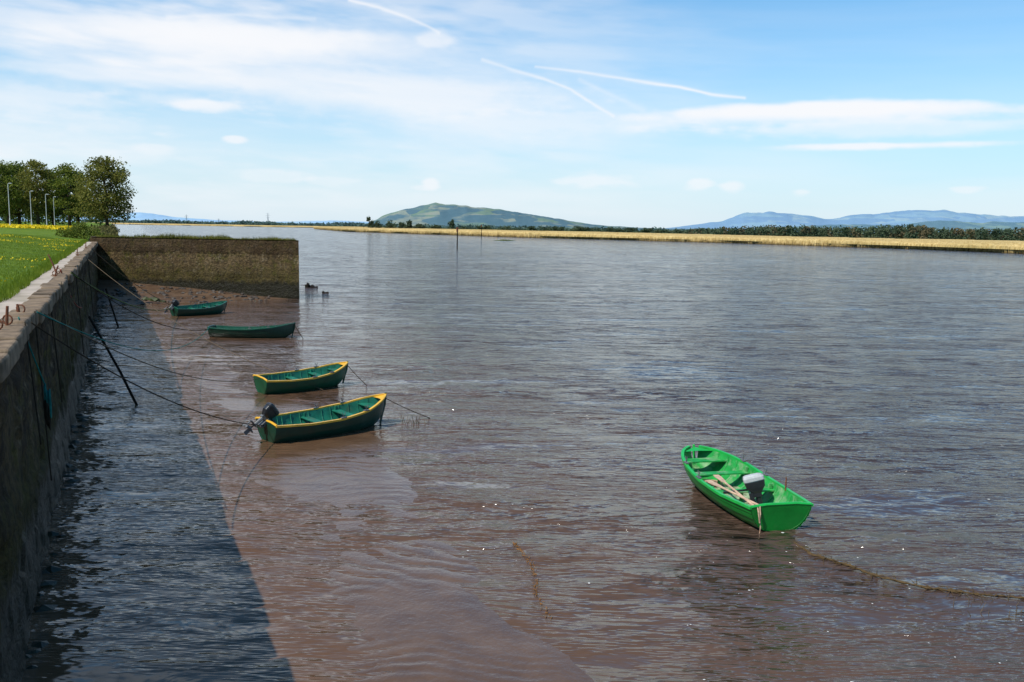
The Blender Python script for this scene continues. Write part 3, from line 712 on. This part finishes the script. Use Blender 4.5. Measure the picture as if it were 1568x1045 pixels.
    for q,wd,dz in((.07,.38,.16),(.40,.22,.13),(.66,.22,.12),(.87,.3,.13)):
        z=float(np.interp(q,ts,sh))-dz; y0=ww(q-wd/2/L,z); y1=ww(min(q+wd/2/L,.97),z); x0=q*L-wd/2; x1=q*L+wd/2; b=len(V)
        for zz in(z-.025,z):
            V+=[(x0,-y0,zz),(x1,-y1,zz),(x1,y1,zz),(x0,y0,zz)]
        F+=[(b,b+3,b+2,b+1),(b+4,b+5,b+6,b+7),(b,b+1,b+5,b+4),(b+1,b+2,b+6,b+5),(b+2,b+3,b+7,b+6),(b+3,b,b+4,b+7)]
        if .3<q<.8:
            box(V,F,(q*L,0,(z+kl[0])/2),(.04,.06,z-kl[0]-.03))
            for sd_ in(-1,1): box(V,F,(q*L,sd_*(y0-.04),z+.05),(.05,.05,.11))
    mk('thwarts',V,F,inside,False,E)
    V=[];F=[]
    zf=-draft+.13
    for k in range(-3,4):
        y=k*.115
        if abs(y)+.05<ww(.15,zf)+.2:
            box(V,F,(L*(.42),y*beam/1.4,zf+.003*abs(k)),(L*(.62-.05*abs(k)),.10*beam/1.4,.02))
    mk('bottom_boards',V,F,M_floor if full else inside,False,E)
    V=[];F=[]
    for q in(.50,.74):
        i=int(np.argmin(abs(ts-q)))
        for sd_ in(-1,1):
            box(V,F,(ts[i]*L,sd_*hb[i],sh[i]+.035),(.16,.06,.03)); tube(V,F,[(ts[i]*L,sd_*hb[i],sh[i]+.03),(ts[i]*L,sd_*hb[i],sh[i]+.10)],[.012,.012],5)
            tube(V,F,[(ts[i]*L-.045,sd_*hb[i],sh[i]+.17),(ts[i]*L-.03,sd_*hb[i],sh[i]+.11),(ts[i]*L,sd_*hb[i],sh[i]+.095),(ts[i]*L+.03,sd_*hb[i],sh[i]+.11),(ts[i]*L+.045,sd_*hb[i],sh[i]+.17)],[.01]*5,5)
    mk('rowlocks',V,F,M_met,False,E)
    if motor: outboard(E,(-.02,.05,h_st+.06),motor,M_blk,0,1.1,0,.62)
    return E,L
def oar(parent,a,b):
    a=Vector(a); b=Vector(b); d=(b-a).normalized(); V=[];F=[]
    tube(V,F,[a,a+d*.12,a+d*.14,b-d*.5],[.018,.018,.026,.022],8)
    side=d.cross(Vector((0,0,1))).normalized(); up=side.cross(d)
    bb=len(V)
    for f,wd in((-.55,.022),(-.42,.05),(-.15,.07),(0,.06)):
        for sx_ in(-1,1):
            for uz in(-.008,.008): V.append(b+d*f+side*wd*sx_+up*uz)
    for k in range(3):
        q=bb+k*4; F+=[(q,q+4,q+6,q+2),(q+1,q+3,q+7,q+5),(q,q+1,q+5,q+4),(q+2,q+6,q+7,q+3)]
    F.append((bb+12,bb+13,bb+15,bb+14)); mk('oar',V,F,M_wood,False,parent)
E,L=boat('green_rowing_boat',(5.04,15.9,0),(4.22,19.9,0),1.5,.10,P_bright,P_brim,P_bright_in,full=1,h_st=.47,h_mid=.42,h_bow=.6,pitch=.0)
outboard(E,(1.30,-.12,.26),.30,M_wht,1.2,1.15,.10)
oar(E,(.35,.32,.34),(2.55,.15,.36)); oar(E,(.30,.14,.33),(2.2,.50,.36))
V=[];F=[]; tube(V,F,[(1.15,-.70,.40),(1.18,-.72,.66)],[.016,.013],6); mk('thole_stick',V,F,M_rust,False,E)
V=[];F=[]; tube(V,F,[(0,.44,.5),(-.05,.45,.35),(-.04,.43,.1),(-.06,.46,-.05)],[.014]*4,6); tube(V,F,[(.02,.48,.5),(-.05,.49,.4),(-.06,.46,.2)],[.014]*3,6); mk('stern_line',V,F,M_wood,False,E)
V=[];F=[]
for a0,rr in((0,.16),(1,.19),(2,.14)):
    tube(V,F,[(2.9+math.cos(a)*rr,.05+math.sin(a)*rr*1.1,.06+.02*a0) for a in np.linspace(0,6.2,16)],[.014]*16,5)
mk('coiled_line',V,F,M_wood,False,E)
boat('moored_dinghy',(-6.25,22.15,0),(-3.58,24.65,0),1.42,.12,P_dk,P_yel,P_teal,h_st=.50,h_mid=.46,h_bow=.80,motor=.95,tilt=.03)
boat('moored_dinghy',(-8.25,28.65,0),(-5.80,30.75,0),1.32,.10,P_mid,P_yel,P_teal,h_st=.5,h_mid=.46,h_bow=.76,tilt=.05)
boat('moored_dinghy',(-14.8,43.3,0),(-10.7,43.3,0),1.4,.12,P_dk,P_dkrim,P_mid,h_st=.48,h_mid=.42,h_bow=.72,tilt=-.02)
boat('moored_dinghy',(-20.2,52.6,0),(-17.9,55.2,0),1.4,.10,P_dk,P_dkrim,P_teal,h_st=.5,h_mid=.46,h_bow=.72,motor=.9,tilt=.08)

# ------------------------------------------------------------------ ropes, poles, ironwork
def rope(name,a,b,sag,rad,mat,n=24,extra=None):
    a=Vector(a); b=Vector(b); V=[];F=[]; pts=[]
    for k in range(n+1):
        f=k/n; q=a.lerp(b,f); q.z-=4*sag*f*(1-f); pts.append(q)
    tube(V,F,pts,[rad]*len(pts),6); return mk(name,V,F,mat,True)
R_teal=simple('rope_teal',(.02,.15,.13),.9,.1,.3,15); R_grey=simple('rope_grey',(.12,.09,.06),.9,.1,.3,15); R_dk=simple('rope_dark',(.04,.03,.02),.9,.1,.3,15); R_green=simple('rope_green',(.08,.11,.03),.9,.1,.3,15)
def Wt(y,z=4.0,o=.06): return (WX(y)+NX*o,y+NY*o,z)
rope('mooring_rope',Wt(13.5,3.95),(-6.25,22.0,.45),.35,.012,R_dk)
rope('mooring_rope',Wt(15.5,3.9),(-8.25,28.6,.5),.5,.012,R_grey)
rope('mooring_rope',Wt(14.6,4.0),(-14.8,43.2,.5),.9,.012,R_teal)
rope('mooring_rope',Wt(26,4.0),(-20.2,52.4,.5),.5,.022,R_green)
rope('mooring_rope',Wt(26.5,4.0),(-14.7,43.5,.4),.7,.016,R_dk)
rope('mooring_rope',Wt(40,3.9),(-6.3,29.2,.05),.6,.012,R_grey)
rope('mooring_rope',Wt(52,3.9),(-20.2,52.9,.5),.3,.018,R_dk)
rope('mooring_rope',(-3.58,24.65,.7),(-2.32,25.3,-.02),.03,.012,R_dk)
rope('mooring_rope',(-5.8,30.75,.7),(-5.0,30.4,-.02),.03,.012,R_dk)
rope('mooring_rope',(-10.7,43.3,.65),(-10.2,43.0,-.02),.02,.018,R_dk)
V=[];F=[]; pts=[(5.05,15.8,-.02),(5.21,14.76,.0),(5.67,14.2,.02),(5.97,13.7,.02),(6.57,13.3,.02),(7.2,13.1,.015),(7.88,12.95,.02),(9.2,12.7,.01)]
fine=[]
for k in range(len(pts)-1):
    for j in range(8):
        q=Vector(pts[k]).lerp(Vector(pts[k+1]),j/8); q.x+=random.uniform(-.02,.02); q.y+=random.uniform(-.02,.02); fine.append(q)
tube(V,F,fine,[random.uniform(.009,.026) for _ in fine],6)
for k in range(120):
    q=random.choice(fine[8:]); l=random.uniform(.05,.32); a=random.uniform(0,6.28)
    tube(V,F,[q,q+Vector((math.cos(a)*l*.5,math.sin(a)*l*.5,random.uniform(0,.03))),q+Vector((math.cos(a)*l,math.sin(a)*l,.0))],[.008,.005,.003],4)
mk('weedy_rope',V,F,simple('weed_rope',(.085,.052,.020),.8,.2,.4,12),False)
V=[];F=[]
for k in range(16):
    x=-2.75+random.uniform(-.35,.35); y=24.6+random.uniform(-.3,.3); tube(V,F,[(x,y,-.05),(x+random.uniform(-.1,.1),y+random.uniform(-.1,.1),random.uniform(.08,.3))],[.01,.005],4)
for k in range(14):
    x=7.1+random.uniform(-.5,.6); y=12.7+random.uniform(-.4,.3); tube(V,F,[(x,y,-.05),(x+random.uniform(-.1,.1),y,random.uniform(.03,.16))],[.008,.004],4)
mk('twigs',V,F,R_grey)
V=[];F=[]; pts=[(.10,15.0),(.22,14.6),(.38,14.0),(.45,13.3),(.42,12.9),(.52,12.4),(.60,12.0)]
for k in range(140):
    f=random.random()**1.6*(len(pts)-1.001); i=int(f); f-=i; x=pts[i][0]*(1-f)+pts[i+1][0]*f+random.gauss(0,.02); y=pts[i][1]*(1-f)+pts[i+1][1]*f; a=random.uniform(0,6.28); l=random.uniform(.03,.10)
    tube(V,F,[(x,y,.014),(x+math.cos(a)*l*.4,y+math.sin(a)*l,.016)],[.007,.005],4)
mk('weed_strand',V,F,simple('weed_orange',(.20,.09,.025),.8,.2,.4,12))
V=[];F=[]; tube(V,F,[(-11.2,26.4,-.3),(-11.95,26.7,1.0),(-13.05,27.2,2.6)],[.04,.038,.035],8); mk('leaning_pole',V,F,M_dark)
V=[];F=[]; tube(V,F,[(-20.9,46.9,-.3),(-21.6,47,2.0)],[.05,.04],8); mk('leaning_pole',V,F,M_dark)
def ironpost(y,d,h,lean,mat=M_rust):
    x=WX(y)-NX*d; yy=y-NY*d; E=empty('mooring_stake',(x,yy,3.98)); V=[];F=[]
    tube(V,F,[(0,0,-.1),(lean[0]*h*.5,lean[1]*h*.5,h*.5),(lean[0]*h,lean[1]*h,h)],[.022,.022,.02],8)
    pts=[(math.cos(a)*.07+.02,0,math.sin(a)*.07+.08) for a in np.linspace(0,6.28,12)]; tube(V,F,pts,[.012]*12,6)
    mk('stake',V,F,mat,False,E)
ironpost(13.0,.22,.28,(.1,0)); ironpost(14.6,.2,.16,(-.2,0)); ironpost(12.4,.28,.12,(.3,.1)); ironpost(26.2,.3,.55,(-.5,.1)); ironpost(24.8,.3,.3,(.4,0)); ironpost(40,.3,.3,(.1,0)); ironpost(52,.3,.35,(.1,0))
def coil(name,y,z,mat,n=5,s=.10):
    V=[];F=[]
    for k in range(n):
        pts=[]; r2=random.uniform(.8,1.6); sh_=random.uniform(-.05,.05)
        for a in np.linspace(0,6.28,18):
            c_=math.cos(a)*s*(.5+.12*k)+sh_
            pts.append((WX(y)+NX*(.16+.015*k)-.41*c_,y+NY*(.16+.015*k)+.91*c_,z+math.sin(a)*s*r2*1.5-k*.03))
        tube(V,F,pts,[.011]*18,5,False)
    return mk(name,V,F,mat,True)
coil('rope_coil',13.9,2.75,R_teal,6); coil('rope_coil',13.85,2.5,R_dk,5)
rope('hanging_rope',Wt(13.4,4.05,-.1),Wt(13.9,2.9,.17),.02,.012,R_teal)
for (y,z0) in [(13.0,2.2),(14.6,1.2),(18,1.8),(22,1.5),(30,1.0),(36,1.4),(44,.8)]:
    rope('hanging_rope',Wt(y,4.02,.02),Wt(y+random.uniform(-.3,.3),z0,.16),-.0,.010+y*.0002,random.choice([R_dk,R_dk,R_grey]))
rope('hanging_rope',Wt(26,4.1,-.2),Wt(30,2.6,.15),.3,.02,simple('rope_red',(.22,.05,.03),.8,.2,.3,12))
V=[];F=[]
for k in range(170):
    x=random.uniform(-1,11); y=random.uniform(8,22)
    if x<1.2 and y<14: continue
    s=random.uniform(.005,.016)*(1 if random.random()<.93 else 2.0); b=len(V); m_=7
    for j in range(m_):
        a=6.283*j/m_; V.append((x+math.cos(a)*s*random.uniform(.6,1.2),y+math.sin(a)*s*random.uniform(.6,1.2),.006))
    F.append(tuple(range(b,b+m_)))
mk('foam_flecks',V,F,simple('foam',(.6,.58,.54),.8,.2,.1,5))
